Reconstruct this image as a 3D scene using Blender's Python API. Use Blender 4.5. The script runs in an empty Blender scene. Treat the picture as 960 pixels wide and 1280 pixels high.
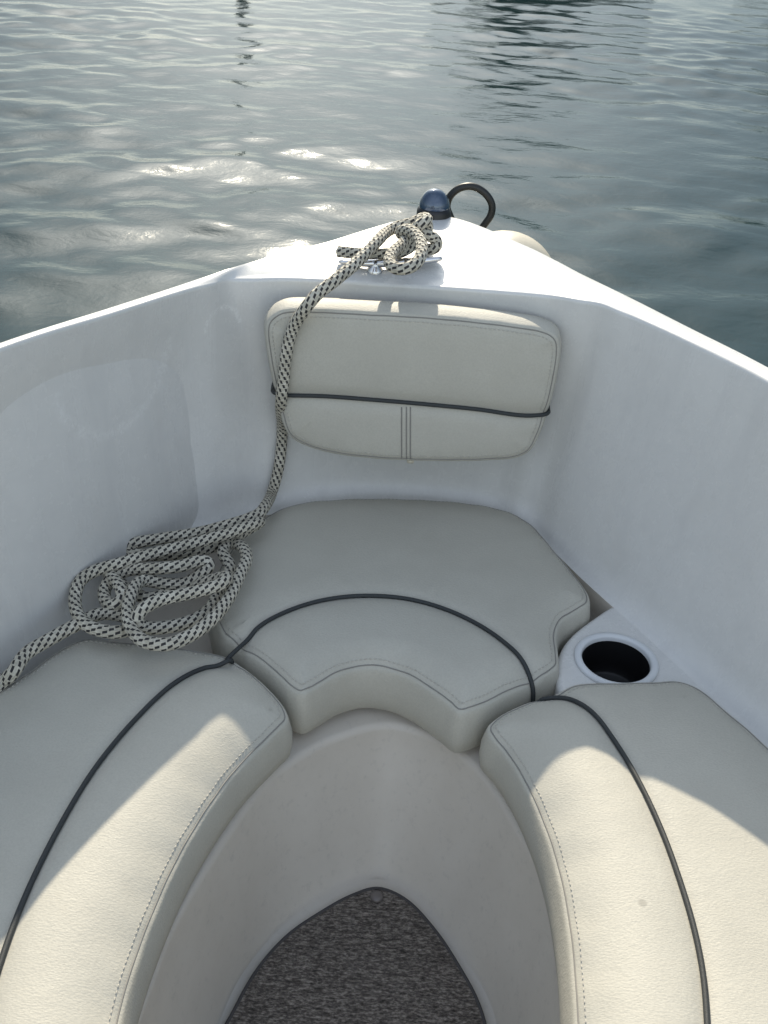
import bpy, bmesh, math, random
import numpy as np
from mathutils import Vector, Matrix, geometry
from mathutils.bvhtree import BVHTree
random.seed(4); np.random.seed(4)
S = bpy.context.scene
R = math.radians

# ------------------------------------------------------------------ camera
F_PX, W_PX, H_PX = 1300.0, 960.0, 1280.0
CAM_H, PITCH, ROLL = 0.85, 33.0, 3.6
cd = bpy.data.cameras.new('camera'); cam = bpy.data.objects.new('camera', cd)
S.collection.objects.link(cam); S.camera = cam
cd.sensor_fit = 'VERTICAL'; cd.sensor_height = 36; cd.lens = 36*F_PX/H_PX
cd.clip_start = .02; cd.clip_end = 3000
CAMROT = (Matrix.Rotation(R(90-PITCH), 3, 'X') @ Matrix.Rotation(R(ROLL), 3, 'Z'))
cam.matrix_world = Matrix.Translation((0, 0, CAM_H)) @ CAMROT.to_4x4()
CAM = Vector((0, 0, CAM_H))

# ------------------------------------------------------------------ light
GLOW, GLOW_POW = (10, 9.6, 8.6, 1), 42
SUN_EL, SUN_AZ = 33.5, -6.2      # azimuth from +Y (dead ahead), negative = to the left
w = bpy.data.worlds.new('World'); S.world = w; w.use_nodes = True
nt = w.node_tree; bg = nt.nodes['Background']
sky = nt.nodes.new('ShaderNodeTexSky'); sky.sky_type = 'NISHITA'; sky.sun_disc = False
sky.sun_elevation = R(SUN_EL); sky.sun_rotation = R(SUN_AZ)
sky.air_density = 1.0; sky.dust_density = 1.0; sky.ozone_density = 1.0
hs = nt.nodes.new('ShaderNodeHueSaturation'); hs.inputs['Saturation'].default_value = .40; nt.links.new(sky.outputs[0], hs.inputs['Color'])
tcw = nt.nodes.new('ShaderNodeTexCoord'); sxw = nt.nodes.new('ShaderNodeSeparateXYZ'); nt.links.new(tcw.outputs['Generated'], sxw.inputs[0])
def wramp(fac, stops):
    x = nt.nodes.new('ShaderNodeValToRGB'); e = x.color_ramp.elements
    while len(e) < len(stops): e.new(.5)
    for q, (p, c) in zip(e, stops): q.position = p; q.color = (*c, 1)
    nt.links.new(fac, x.inputs[0]); return x.outputs[0]
def wmul(a, b):
    x = nt.nodes.new('ShaderNodeMix'); x.data_type = 'RGBA'; x.blend_type = 'MULTIPLY'; x.inputs[0].default_value = 1
    nt.links.new(a, x.inputs[6]); nt.links.new(b, x.inputs[7]); return x.outputs[2]
# low sky toned down so the water reflects less, upper sky clearer; thin broken cloud
SKY_STOPS = [(0.0, (.27, .29, .30)), (.2, (.27, .29, .305)), (.48, (.40, .425, .45)), (.8, (.66, .71, .77))]
low = wramp(sxw.outputs[2], SKY_STOPS)
mpw = nt.nodes.new('ShaderNodeMapping'); mpw.inputs['Scale'].default_value = (1, 1, 2.6); nt.links.new(tcw.outputs['Generated'], mpw.inputs[0])
cn = nt.nodes.new('ShaderNodeTexNoise'); cn.inputs['Scale'].default_value = 2.6; cn.inputs['Detail'].default_value = 6; cn.inputs['Distortion'].default_value = .5
nt.links.new(mpw.outputs[0], cn.inputs['Vector'])
cl_ = wramp(cn.outputs['Fac'], [(.35, (.72, .74, .76)), (.68, (1.0, .99, .97))])
sidex = nt.nodes.new('ShaderNodeMapRange'); nt.links.new(sxw.outputs[0], sidex.inputs[0]); sidex.inputs[1].default_value = -.6; sidex.inputs[2].default_value = .6
side = wramp(sidex.outputs[0], [(0, (.53, .575, .60)), (.38, (1.0, 1.0, .97)), (.5, (.95, .96, .95)), (1, (.52, .61, .655))])     # both sides of the sky dimmed to darken the water's reflections
# sky behind the viewer brightened as added fill for the hull walls
bk = nt.nodes.new('ShaderNodeMapRange'); nt.links.new(sxw.outputs[1], bk.inputs[0]); bk.inputs[1].default_value = -.6; bk.inputs[2].default_value = .15
bk.inputs[3].default_value = 1; bk.inputs[4].default_value = 0
sm = nt.nodes.new('ShaderNodeMix'); sm.data_type = 'RGBA'; nt.links.new(bk.outputs[0], sm.inputs[0]); nt.links.new(side, sm.inputs[6]); sm.inputs[7].default_value = (1, 1, 1, 1)
back = wramp(bk.outputs[0], [(0, (1, 1, 1)), (1, (2.5, 2.40, 2.25))])
# haze glow round the sun
dt = nt.nodes.new('ShaderNodeVectorMath'); dt.operation = 'DOT_PRODUCT'; nt.links.new(tcw.outputs['Generated'], dt.inputs[0])
dt.inputs[1].default_value = (math.sin(R(SUN_AZ))*math.cos(R(SUN_EL)), math.cos(R(SUN_AZ))*math.cos(R(SUN_EL)), math.sin(R(SUN_EL)))
mx = nt.nodes.new('ShaderNodeMath'); mx.operation = 'MAXIMUM'; nt.links.new(dt.outputs['Value'], mx.inputs[0]); mx.inputs[1].default_value = 0
pw = nt.nodes.new('ShaderNodeMath'); pw.operation = 'POWER'; nt.links.new(mx.outputs[0], pw.inputs[0]); pw.inputs[1].default_value = GLOW_POW
gl = nt.nodes.new('ShaderNodeMix'); gl.data_type = 'RGBA'; gl.blend_type = 'ADD'; nt.links.new(pw.outputs[0], gl.inputs[0])
nt.links.new(wmul(wmul(wmul(wmul(hs.outputs[0], low), cl_), sm.outputs[2]), back), gl.inputs[6]); gl.inputs[7].default_value = GLOW
nt.links.new(gl.outputs[2], bg.inputs[0]); bg.inputs[1].default_value = .15
sl = bpy.data.lights.new('sun', 'SUN'); sl.energy = 2.35; sl.angle = R(.53); sl.color = (1, .89, .70)
sun = bpy.data.objects.new('sun', sl); S.collection.objects.link(sun)
sd = Vector((math.sin(R(SUN_AZ))*math.cos(R(SUN_EL)), math.cos(R(SUN_AZ))*math.cos(R(SUN_EL)), math.sin(R(SUN_EL))))
sun.rotation_euler = sd.to_track_quat('Z', 'Y').to_euler()
S.view_settings.view_transform = 'Standard'; S.view_settings.look = 'None'
S.view_settings.exposure = 1.24; S.view_settings.gamma = 1
S.cycles.max_bounces = 8; S.cycles.caustics_reflective = False; S.cycles.caustics_refractive = False
S.cycles.sample_clamp_indirect = 6

# ------------------------------------------------------------------ helpers: geometry
def ray(px, py):
    d = Vector(((px-W_PX/2)/F_PX, -(py-H_PX/2)/F_PX, -1.0)); d.normalize()
    return (CAMROT @ d)
def at_z(px, py, z):
    d = ray(px, py); return CAM + d*((z-CAM_H)/d.z)
def at_y(px, py, y):
    d = ray(px, py); return CAM + d*(y/d.y)
def at_plane(px, py, p, n):
    d = ray(px, py); return CAM + d*((p-CAM).dot(n)/d.dot(n))

def crom(pts, ds=None, n=None, closed=False):
    """centripetal-ish Catmull-Rom through pts, resampled evenly"""
    P = np.array([tuple(p) for p in pts], float)
    N = len(P); out = []
    segs = N if closed else N-1
    for i in range(segs):
        if closed: p0, p1, p2, p3 = P[(i-1) % N], P[i], P[(i+1) % N], P[(i+2) % N]
        else:
            p1, p2 = P[i], P[i+1]
            p0 = P[i-1] if i > 0 else 2*p1-p2
            p3 = P[i+2] if i+2 < N else 2*p2-p1
        t0 = 0; t1 = max(np.linalg.norm(p1-p0), 1e-6)**.5; t2 = t1+max(np.linalg.norm(p2-p1), 1e-6)**.5
        t3 = t2+max(np.linalg.norm(p3-p2), 1e-6)**.5
        for t in np.linspace(t1, t2, 24, endpoint=False):
            A1 = (t1-t)/(t1-t0)*p0+(t-t0)/(t1-t0)*p1; A2 = (t2-t)/(t2-t1)*p1+(t-t1)/(t2-t1)*p2
            A3 = (t3-t)/(t3-t2)*p2+(t-t2)/(t3-t2)*p3
            B1 = (t2-t)/(t2-t0)*A1+(t-t0)/(t2-t0)*A2; B2 = (t3-t)/(t3-t1)*A2+(t-t1)/(t3-t1)*A3
            out.append((t2-t)/(t2-t1)*B1+(t-t1)/(t2-t1)*B2)
    out.append(P[0] if closed else P[-1])
    out = np.array(out)
    L = np.concatenate([[0], np.cumsum(np.linalg.norm(np.diff(out, axis=0), axis=1))])
    if n is None: n = max(4, int(L[-1]/ds)+1)
    s = np.linspace(0, L[-1], n+1 if closed else n)
    if closed: s = s[:-1]
    return np.stack([np.interp(s, L, out[:, k]) for k in range(P.shape[1])], 1)

def link(name, me, m, parent=None, smooth=True):
    o = bpy.data.objects.new(name, me); S.collection.objects.link(o)
    if m: me.materials.append(m)
    if parent: o.parent = parent
    if smooth: me.polygons.foreach_set('use_smooth', [True]*len(me.polygons))
    me.update(); return o
def mesh(name, v, f):
    me = bpy.data.meshes.new(name); me.from_pydata([tuple(map(float, p)) for p in v], [], f); me.update(); return me
def fix_normals(me):
    bm = bmesh.new(); bm.from_mesh(me); bmesh.ops.recalc_face_normals(bm, faces=bm.faces); bm.to_mesh(me); bm.free()
def tag(o, label=None, cat=None, group=None, kind=None):
    if label: o['label'] = label
    if cat: o['category'] = cat
    if group: o['group'] = group
    if kind: o['kind'] = kind
    return o
def empty(name, loc=(0, 0, 0), rz=0):
    o = bpy.data.objects.new(name, None); S.collection.objects.link(o)
    o.location = loc; o.rotation_euler.z = rz; o.empty_display_size = .05; return o

def tube_data(path, r, seg=10, caps=True, v0=0):
    P = np.asarray(path, float); n = len(P)
    rr = np.full(n, r) if np.isscalar(r) else np.asarray(r)
    T = np.gradient(P, axis=0); T /= np.maximum(np.linalg.norm(T, axis=1, keepdims=True), 1e-9)
    up = np.array([0, 0, 1.]) if abs(T[0, 2]) < .9 else np.array([1., 0, 0])
    N = np.cross(T[0], up); N /= np.linalg.norm(N)
    verts, faces, uvs = [], [], []
    L = 0
    ang = np.linspace(0, 2*np.pi, seg, endpoint=False)
    lens = []
    for i in range(n):
        if i:
            N = N - T[i]*N.dot(T[i]); N /= np.linalg.norm(N); L += np.linalg.norm(P[i]-P[i-1])
        B = np.cross(T[i], N); lens.append(L)
        for a in ang: verts.append(P[i]+rr[i]*(np.cos(a)*N+np.sin(a)*B))
    for i in range(n-1):
        for k in range(seg):
            k2 = (k+1) % seg
            faces.append((i*seg+k, i*seg+k2, (i+1)*seg+k2, (i+1)*seg+k))
            u0, u1 = k/seg, (k+1)/seg
            uvs += [(u0, lens[i]), (u1, lens[i]), (u1, lens[i+1]), (u0, lens[i+1])]
    if caps:
        for i, rev in ((0, True), (n-1, False)):
            c = len(verts); sgn = -1 if rev else 1
            verts.append(P[i]+T[i]*rr[i]*.45*sgn)
            for k in range(seg):
                a, b = i*seg+k, i*seg+(k+1) % seg
                faces.append((b, a, c) if rev else (a, b, c)); uvs += [(0, lens[i])]*3
    return verts, faces, uvs
def tube(name, path, r, m, parent=None, seg=10):
    v, f, uv = tube_data(path, r, seg)
    me = mesh(name, v, f); l = me.uv_layers.new(name='UVMap')
    l.data.foreach_set('uv', np.array(uv, float).ravel())
    return link(name, me, m, parent)
def lathe(name, prof, m, parent=None, seg=48, mat=None, axis_up=None, loc=(0, 0, 0)):
    """prof: (radius, height) pairs; closed where radius = 0"""
    v, f, rows = [], [], []
    for r, h in prof:
        if r < 1e-7: rows.append([len(v)]); v.append((0, 0, h))
        else:
            rows.append(list(range(len(v), len(v)+seg)))
            for k in range(seg):
                a = 2*math.pi*k/seg; v.append((r*math.cos(a), r*math.sin(a), h))
    for a, b in zip(rows[:-1], rows[1:]):
        for k in range(seg):
            k2 = (k+1) % seg
            if len(a) == 1 and len(b) == 1: continue
            if len(a) == 1: f.append((a[0], b[k2], b[k]))
            elif len(b) == 1: f.append((a[k], a[k2], b[0]))
            else: f.append((a[k], a[k2], b[k2], b[k]))
    q = Vector(axis_up if axis_up else (0, 0, 1)).to_track_quat('Z', 'Y').to_matrix()
    v = [q @ Vector(p) + Vector(loc) for p in v]
    me = mesh(name, v, f); fix_normals(me)
    return link(name, me, m, parent)

# ------------------------------------------------------------------ helpers: materials
class NT:
    def __init__(s, name):
        s.m = bpy.data.materials.new(name); s.m.use_nodes = True; s.t = s.m.node_tree
        s.b = s.t.nodes['Principled BSDF']
    def n(s, typ, **kw):
        x = s.t.nodes.new(typ)
        for k, v in kw.items():
            if k.startswith('i_'):
                key = k[2:]; x.inputs[int(key) if key.isdigit() else key].default_value = v
            else: setattr(x, k, v)
        return x
    def l(s, a, b): s.t.links.new(a, b)
    def math(s, op, a, b=None, c=None):
        x = s.t.nodes.new('ShaderNodeMath'); x.operation = op
        for i, q in enumerate((a, b, c)):
            if q is None: continue
            if isinstance(q, (int, float)): x.inputs[i].default_value = q
            else: s.l(q, x.inputs[i])
        return x.outputs[0]
    def coord(s, scale=(1, 1, 1), rot=(0, 0, 0), out='Object'):
        tc = s.n('ShaderNodeTexCoord'); mp = s.n('ShaderNodeMapping')
        mp.inputs['Scale'].default_value = scale; mp.inputs['Rotation'].default_value = rot
        s.l(tc.outputs[out], mp.inputs['Vector']); return mp.outputs[0]
    def noise(s, vec, scale, detail=4, rough=.5, dist=0):
        x = s.n('ShaderNodeTexNoise'); x.inputs['Scale'].default_value = scale
        x.inputs['Detail'].default_value = detail; x.inputs['Roughness'].default_value = rough
        x.inputs['Distortion'].default_value = dist; s.l(vec, x.inputs['Vector']); return x.outputs['Fac']
    def ramp(s, fac, stops):
        x = s.n('ShaderNodeValToRGB'); e = x.color_ramp.elements
        while len(e) < len(stops): e.new(.5)
        for q, (p, c) in zip(e, stops): q.position = p; q.color = (*c, 1) if len(c) == 3 else c
        s.l(fac, x.inputs[0]); return x.outputs[0]
    def mix(s, fac, a, b):
        x = s.n('ShaderNodeMix', data_type='RGBA')
        for i, q in ((0, fac), (6, a), (7, b)):
            if isinstance(q, (int, float)): x.inputs[i].default_value = q
            elif isinstance(q, tuple): x.inputs[i].default_value = (*q, 1)
            else: s.l(q, x.inputs[i])
        return x.outputs[2]
    def bump(s, h, strength, dist, prev=None):
        x = s.n('ShaderNodeBump'); x.inputs['Strength'].default_value = strength
        x.inputs['Distance'].default_value = dist; s.l(h, x.inputs['Height'])
        if prev: s.l(prev, x.inputs['Normal'])
        return x.outputs[0]
    def set(s, **kw):
        for k, v in kw.items():
            k = k.replace('_', ' ')
            if isinstance(v, (int, float)): s.b.inputs[k].default_value = v
            elif isinstance(v, tuple): s.b.inputs[k].default_value = (*v, 1)
            else: s.l(v, s.b.inputs[k])
        return s.m

def SC(px, py, y): return tuple(at_y(px, py, y))
def mat_gelcoat():
    k = NT('white_gelcoat'); c = k.coord()
    n1 = k.noise(c, 5, 5, .6); n2 = k.noise(c, 60, 3, .7)
    col = k.mix(k.math('MULTIPLY', n1, 1), (.655, .655, .64), (.725, .72, .70))
    sp = k.n('ShaderNodeTexVoronoi'); sp.inputs['Scale'].default_value = 16; k.l(c, sp.inputs['Vector'])
    speck = k.math('LESS_THAN', sp.outputs['Distance'], .034)
    sel = k.math('GREATER_THAN', k.n('ShaderNodeSeparateColor').outputs[0], .5)
    ss = k.n('ShaderNodeSeparateColor'); k.l(sp.outputs['Color'], ss.inputs[0])
    speck = k.math('MULTIPLY', speck, k.math('GREATER_THAN', ss.outputs[0], .72))
    col = k.mix(k.math('MULTIPLY', speck, .65), col, (.12, .11, .10))
    haze = k.ramp(k.noise(c, 11, 6, .7), [(.56, (0, 0, 0)), (.75, (1, 1, 1))])
    col = k.mix(k.math('MULTIPLY', haze, .35), col, (.60, .585, .55))
    col = k.mix(k.math('MULTIPLY', k.ramp(k.noise(c, 42, 6, .75), [(.45, (0, 0, 0)), (.7, (1, 1, 1))]), .22), col, (.56, .555, .545))
    # faint runs down the moulding, and two pale scuffs
    runs = k.ramp(k.noise(k.coord((26, 26, 2.2)), 1, 4, .7), [(.5, (0, 0, 0)), (.72, (1, 1, 1))])
    col = k.mix(k.math('MULTIPLY', runs, .30), col, (.56, .555, .55))
    def scuff(col, cpx, rad, wid, strength, up):
        p = SC(*cpx); g = k.n('ShaderNodeNewGeometry'); vm = k.n('ShaderNodeVectorMath', operation='DISTANCE'); k.l(g.outputs['Position'], vm.inputs[0]); vm.inputs[1].default_value = p
        dd = k.math('ABSOLUTE', k.math('SUBTRACT', k.math('ADD', vm.outputs['Value'], k.math('MULTIPLY', k.math('SUBTRACT', k.noise(c, 90, 3), .5), .012)), rad))
        m = k.n('ShaderNodeMapRange', interpolation_type='SMOOTHSTEP'); k.l(dd, m.inputs[0]); m.inputs[1].default_value = 0; m.inputs[2].default_value = wid; m.inputs[3].default_value = strength; m.inputs[4].default_value = 0
        sz = k.n('ShaderNodeSeparateXYZ'); k.l(g.outputs['Position'], sz.inputs[0])
        hi = k.math('GREATER_THAN' if up else 'LESS_THAN', sz.outputs[2], p[2]+(.0 if up else -.01))
        f = k.math('MULTIPLY', k.math('MULTIPLY', m.outputs[0], hi), k.ramp(k.noise(c, 160, 3, .8), [(.42, (0, 0, 0)), (.6, (1, 1, 1))]))
        return k.mix(f, col, (.92, .92, .90))
    col = scuff(col, (277, 410, 1.3426), .030, .006, .55, True)
    col = scuff(col, (125, 440, 1.19), .105, .012, .35, False)
    ro = k.math('MULTIPLY_ADD', n2, .12, .20)
    ro = k.math('ADD', ro, k.math('MULTIPLY', runs, .10))
    ro = k.math('ADD', ro, k.math('MULTIPLY', haze, .12))
    nb = k.bump(k.noise(c, 9, 3), .22, .006)
    nb = k.bump(k.noise(c, 900, 2), .04, .0004, nb)
    return k.set(Base_Color=col, Roughness=ro, Normal=nb, Coat_Weight=.12, Coat_Roughness=.3)
def mat_pit():
    k = NT('textured_gelcoat'); c = k.coord()
    n1 = k.noise(c, 6, 5, .65)
    col = k.ramp(n1, [(.3, (.575,.528,.462)), (.7, (.645,.60,.535))])  # warm tint stands in for light bounced off the sunlit cushions
    g = k.noise(c, 260, 3, .7)
    col = k.mix(k.math('MULTIPLY', k.ramp(k.noise(c, 90, 5, .75), [(.55, (0, 0, 0)), (.72, (1, 1, 1))]), .3), col, (.36, .34, .31))
    nb = k.bump(g, .18, .0008)
    return k.set(Base_Color=col, Roughness=.48, Normal=nb)
def mat_vinyl(spots=()):
    k = NT('cream_vinyl'); c = k.coord()
    n1 = k.noise(c, 9, 5, .6)
    col = k.ramp(n1, [(.3, (.465, .447, .388)), (.7, (.515, .497, .434))])
    gr = k.noise(c, 420, 3, .65)
    col = k.mix(k.math('MULTIPLY', k.ramp(gr, [(.42, (0, 0, 0)), (.62, (1, 1, 1))]), .34), col, (.40, .385, .335))
    stain = k.ramp(k.noise(c, 24, 6, .75), [(.60, (0, 0, 0)), (.78, (1, 1, 1))])
    col = k.mix(k.math('MULTIPLY', stain, .3), col, (.45, .42, .35))
    for p, r, a in spots:
        vm = k.n('ShaderNodeVectorMath', operation='DISTANCE'); k.l(k.n('ShaderNodeTexCoord').outputs['Object'], vm.inputs[0])
        vm.inputs[1].default_value = p
        mr = k.n('ShaderNodeMapRange', interpolation_type='SMOOTHSTEP'); k.l(vm.outputs['Value'], mr.inputs[0])
        mr.inputs[1].default_value = r*.4; mr.inputs[2].default_value = r; mr.inputs[3].default_value = a; mr.inputs[4].default_value = 0
        col = k.mix(mr.outputs[0], col, (.09, .08, .07))
    cw = k.coord((1, 1.9, 1), (0, 0, .12))
    wv = k.n('ShaderNodeTexVoronoi', feature='SMOOTH_F1'); wv.inputs['Scale'].default_value = 300
    k.l(cw, wv.inputs['Vector']); wv.inputs['Smoothness'].default_value = .35
    mixv = k.math('ADD', wv.outputs['Distance'], k.math('MULTIPLY', k.noise(cw, 150, 4, .65, .6), 1.2))
    nb = k.bump(mixv, .26, .0008)
    nb = k.bump(k.noise(c, 14, 3), .25, .006, nb)
    return k.set(Base_Color=col, Roughness=k.math('MULTIPLY_ADD', n1, .10, .56), Normal=nb)
def mat_rope():
    k = NT('flecked_rope'); tc = k.n('ShaderNodeTexCoord'); sx = k.n('ShaderNodeSeparateXYZ')
    k.l(tc.outputs['UV'], sx.inputs[0]); u, v = sx.outputs[0], sx.outputs[1]
    b = k.math('MULTIPLY', v, 80.0*2)                       # rows per metre
    row = k.math('FLOOR', b)
    a = k.math('ADD', k.math('MULTIPLY', u, 6), k.math('MULTIPLY', row, .5))
    fa = k.math('SUBTRACT', k.math('FRACT', a), .5); fb = k.math('SUBTRACT', k.math('FRACT', b), .5)
    fa = k.math('ADD', fa, k.math('MULTIPLY', fb, .28))       # slanted flecks
    d = k.math('MAXIMUM', k.math('MULTIPLY', k.math('ABSOLUTE', fa), 1/.215), k.math('MULTIPLY', k.math('ABSOLUTE', fb), 1/.42))
    c = k.coord()
    d = k.math('ADD', d, k.math('MULTIPLY', k.math('SUBTRACT', k.noise(c, 380, 3), .5), .3))
    fl = k.n('ShaderNodeMapRange'); k.l(d, fl.inputs[0]); fl.inputs[1].default_value = .82; fl.inputs[2].default_value = 1.05
    fl.inputs[3].default_value = 1; fl.inputs[4].default_value = 0
    base = k.ramp(k.noise(c, 60, 4, .7), [(.3, (.44, .41, .33)), (.7, (.69, .655, .56))])
    col = k.mix(fl.outputs[0], base, (.018, .018, .022))
    # strands of the braid
    s1 = k.math('SINE', k.math('MULTIPLY', k.math('ADD', k.math('MULTIPLY', u, 12), k.math('MULTIPLY', v, 160)), math.pi))
    s2 = k.math('SINE', k.math('MULTIPLY', k.math('SUBTRACT', k.math('MULTIPLY', u, 12), k.math('MULTIPLY', v, 160)), math.pi))
    h = k.math('MULTIPLY', s1, s2)
    col = k.mix(k.math('MULTIPLY', k.math('SUBTRACT', .4, h), .06), col, (.2, .18, .14))
    nb = k.bump(h, .6, .0012); nb = k.bump(k.noise(c, 1400, 2), .5, .0006, nb)
    return k.set(Base_Color=col, Roughness=.8, Normal=nb)
def mat_carpet():
    k = NT('woven_carpet'); c = k.coord((1, 1, 1))
    cs = k.coord((230, 460, 460), (0, 0, R(-3)))
    n = k.noise(cs, 1, 3, .6); n2 = k.noise(k.coord((60, 260, 260), (0, 0, R(-3))), 1, 3, .6)
    col = k.ramp(k.math('ADD', k.math('MULTIPLY', n, .6), k.math('MULTIPLY', n2, .4)),
                 [(.36, (.042, .036, .032)), (.5, (.13, .112, .098)), (.66, (.36, .318, .28))])
    nb = k.bump(n, 1.0, .003)
    return k.set(Base_Color=col, Roughness=.95, Normal=nb, Specular_IOR_Level=.2)
def mat_simple(name, col, rough, metal=0, bump=None, var=.15, vs=40, **kw):
    k = NT(name); c = k.coord(); n = k.noise(c, vs, 4, .65)
    cc = k.mix(n, tuple(x*(1-var) for x in col), tuple(min(1, x*(1+var)) for x in col))
    d = dict(Base_Color=cc, Roughness=rough, Metallic=metal)
    if bump: d['Normal'] = k.bump(k.noise(c, bump[0], 3), bump[1], bump[2])
    d.update(kw); return k.set(**d)
def mat_water():
    k = NT('harbour_water'); c = k.coord()
    n1 = k.noise(k.coord((1, 1.5, 1), (0, 0, .2)), 8.0, 4, .55, .4)
    n2 = k.noise(k.coord((1, 1.4, 1), (0, 0, -.3)), 19, 4, .6, .3)
    nb = k.bump(n1, .12, .03); nb = k.bump(n2, .035, .008, nb)
    return k.set(Base_Color=(.008, .028, .029), Roughness=.085, IOR=1.333, Normal=nb, Specular_IOR_Level=.5)

M_gel, M_pit, M_rope, M_carpet = mat_gelcoat(), mat_pit(), mat_rope(), mat_carpet()
M_cord = mat_simple('dark_elastic', (.030, .034, .036), .62, bump=(900, .5, .0006))
M_seam = mat_simple('grey_thread', (.25, .24, .22), .8)
M_steel = mat_simple('stainless_steel', (.62, .62, .63), .18, 1, var=.05)
M_black = mat_simple('black_plastic', (.012, .012, .014), .32, bump=(300, .08, .0005))
M_rubber = mat_simple('black_rubber', (.014, .015, .014), .42, bump=(200, .2, .0006))
M_dome = mat_simple('smoked_lens', (.045, .075, .13), .07, .3, var=.05, Coat_Weight=1.0, Coat_Roughness=.05)
M_fender = mat_simple('cream_rubber', (.62, .57, .46), .4, bump=(120, .15, .001))
M_ring = mat_simple('grey_plastic_rim', (.66, .68, .70), .3, var=.06)
M_darkhole = mat_simple('black_cup_well', (.006, .006, .007), .5)
M_bind = mat_simple('carpet_binding', (.06, .055, .055), .8, bump=(700, .5, .001))

# ------------------------------------------------------------------ water (one sheet, real waves)
WATER_Z = -.72
def axis_coords(a0, a1, step, far, g=1.09):
    core = list(np.arange(a0, a1+1e-6, step)); s = step; x = core[-1]; hi = []
    while x < far: s *= g; x += s; hi.append(x)
    s = step; x = core[0]; lo = []
    while x > -far: s *= g; x -= s; lo.append(x)
    return np.array(lo[::-1]+core+hi)
gx = axis_coords(-5, 5, .032, 900); gy = axis_coords(.9, 12.5, .032, 900)
X, Y = np.meshgrid(gx, gy); Z = np.zeros_like(X)
rng = np.random.RandomState(11)
for i in range(70):
    lam = float(np.exp(rng.uniform(math.log(.20), math.log(1.3))))
    th = R(78)+rng.normal(0, .75); kx, ky = 2*math.pi/lam*math.cos(th), 2*math.pi/lam*math.sin(th)
    amp = .0023*lam*rng.uniform(.5, 1.3)
    ph = rng.uniform(0, 6.28)
    Z += amp*np.sin(kx*X+ky*Y+ph+.5*np.sin(.7*X+.4*Y+ph))
# calm and ruffled patches
patch = .75+.45*np.sin(.55*X+.9*Y+1)*np.sin(.37*X-.5*Y+2)
D = np.maximum(np.abs(X)-5, 0)+np.maximum(Y-12.5, 0)+np.maximum(.9-Y, 0)
Z *= patch*np.exp(-D/12)
nyy, nxx = X.shape
idx = np.arange(nyy*nxx).reshape(nyy, nxx)
quads = np.stack([idx[:-1, :-1], idx[:-1, 1:], idx[1:, 1:], idx[1:, :-1]], -1).reshape(-1, 4)
me = bpy.data.meshes.new('water')
me.vertices.add(X.size); me.vertices.foreach_set('co', np.stack([X, Y, Z+WATER_Z], -1).ravel())
me.loops.add(quads.size); me.loops.foreach_set('vertex_index', quads.ravel())
me.polygons.add(len(quads)); me.polygons.foreach_set('loop_start', np.arange(0, quads.size, 4))
me.update(calc_edges=True); me.validate()
tag(link('water', me, mat_water()), kind='structure')

# ------------------------------------------------------------------ moored boats and a pile beyond the frame, seen as reflections
M_navy = mat_simple('dark_hull_paint', (.010, .016, .018), .7, Specular_IOR_Level=.1); M_cab = mat_simple('dark_canvas', (.010, .014, .014), .8, Specular_IOR_Level=.1)
M_glass = mat_simple('tinted_window', (.01, .012, .014), .08); M_wood = mat_simple('weathered_pile', (.03, .026, .022), .85)
def cabin_boat(x, y, L, hgt, rz, label):
    root = empty('cabin_boat', (x, y, WATER_Z), rz); tag(root, label, 'boat', 'boats moored ahead')
    V, F = [], []; ns = 24
    for i in range(ns+1):
        t = i/ns; wdt = L*.15*(1-max(0, (t-.45)/.55)**2.2)+.02; sh = hgt*(.34+.14*t*t); xx = -L/2+L*t
        for a, b in ((-1, 1), (-.93, .5), (-.75, .0), (-.3, -.12), (.3, -.12), (.75, .0), (.93, .5), (1, 1)): V.append((xx+.25*max(0, b)*t*t, a*wdt, b*sh))
    for i in range(ns):
        for q in range(8):
            q2 = (q+1) % 8; F.append((i*8+q, i*8+q2, i*8+8+q2, i*8+8+q))
    F += [tuple(range(8)), tuple(range(ns*8, ns*8+8))]
    me = mesh('hull', V, F); fix_normals(me); link('hull', me, M_navy, root)
    def frus(name, x0, x1, w, z0, z1, sl, m, par):
        V = [(x0, -w, z0), (x1, -w, z0), (x1, w, z0), (x0, w, z0), (x0+sl*.3, -w*.85, z1), (x1-sl, -w*.85, z1), (x1-sl, w*.85, z1), (x0+sl*.3, w*.85, z1)]
        me = mesh(name, V, [(0, 1, 2, 3), (4, 5, 6, 7), (0, 1, 5, 4), (1, 2, 6, 5), (2, 3, 7, 6), (3, 0, 4, 7)]); fix_normals(me)
        bm = bmesh.new(); bm.from_mesh(me); bmesh.ops.bevel(bm, geom=bm.edges[:], offset=.05, segments=3, affect='EDGES'); bm.to_mesh(me); bm.free()
        return link(name, me, m, par)
    cb_ = frus('cabin', -L*.22, L*.26, L*.11, hgt*.36, hgt*.78, L*.09, M_cab, root)
    frus('canopy', -L*.34, L*.06, L*.105, hgt*.74, hgt, L*.05, M_cab, root)
    for s_ in (-1, 1):
        for t in (-.12, .02): frus('window', L*t, L*(t+.11), .03, hgt*.52, hgt*.66, .1, M_glass, root).location.y = s_*L*.102
cabin_boat(3.1, 29, 5.4, 3.1, .06, 'dark cabin boat moored ahead, its reflection broken on the water right of the bow')
cabin_boat(11.4, 30, 6.0, 2.9, -.1, 'dark cabin boat moored farthest to the right, its reflection at the edge of view')
tag(lathe('mooring_pile', [(0, -1), (.10, -1), (.095, 2.1), (.06, 2.16), (0, 2.17)], M_wood, loc=(-3.55, 23.5, WATER_Z), seg=20), 'weathered round mooring pile whose thin reflection wavers left of the bow', 'pile')

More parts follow.
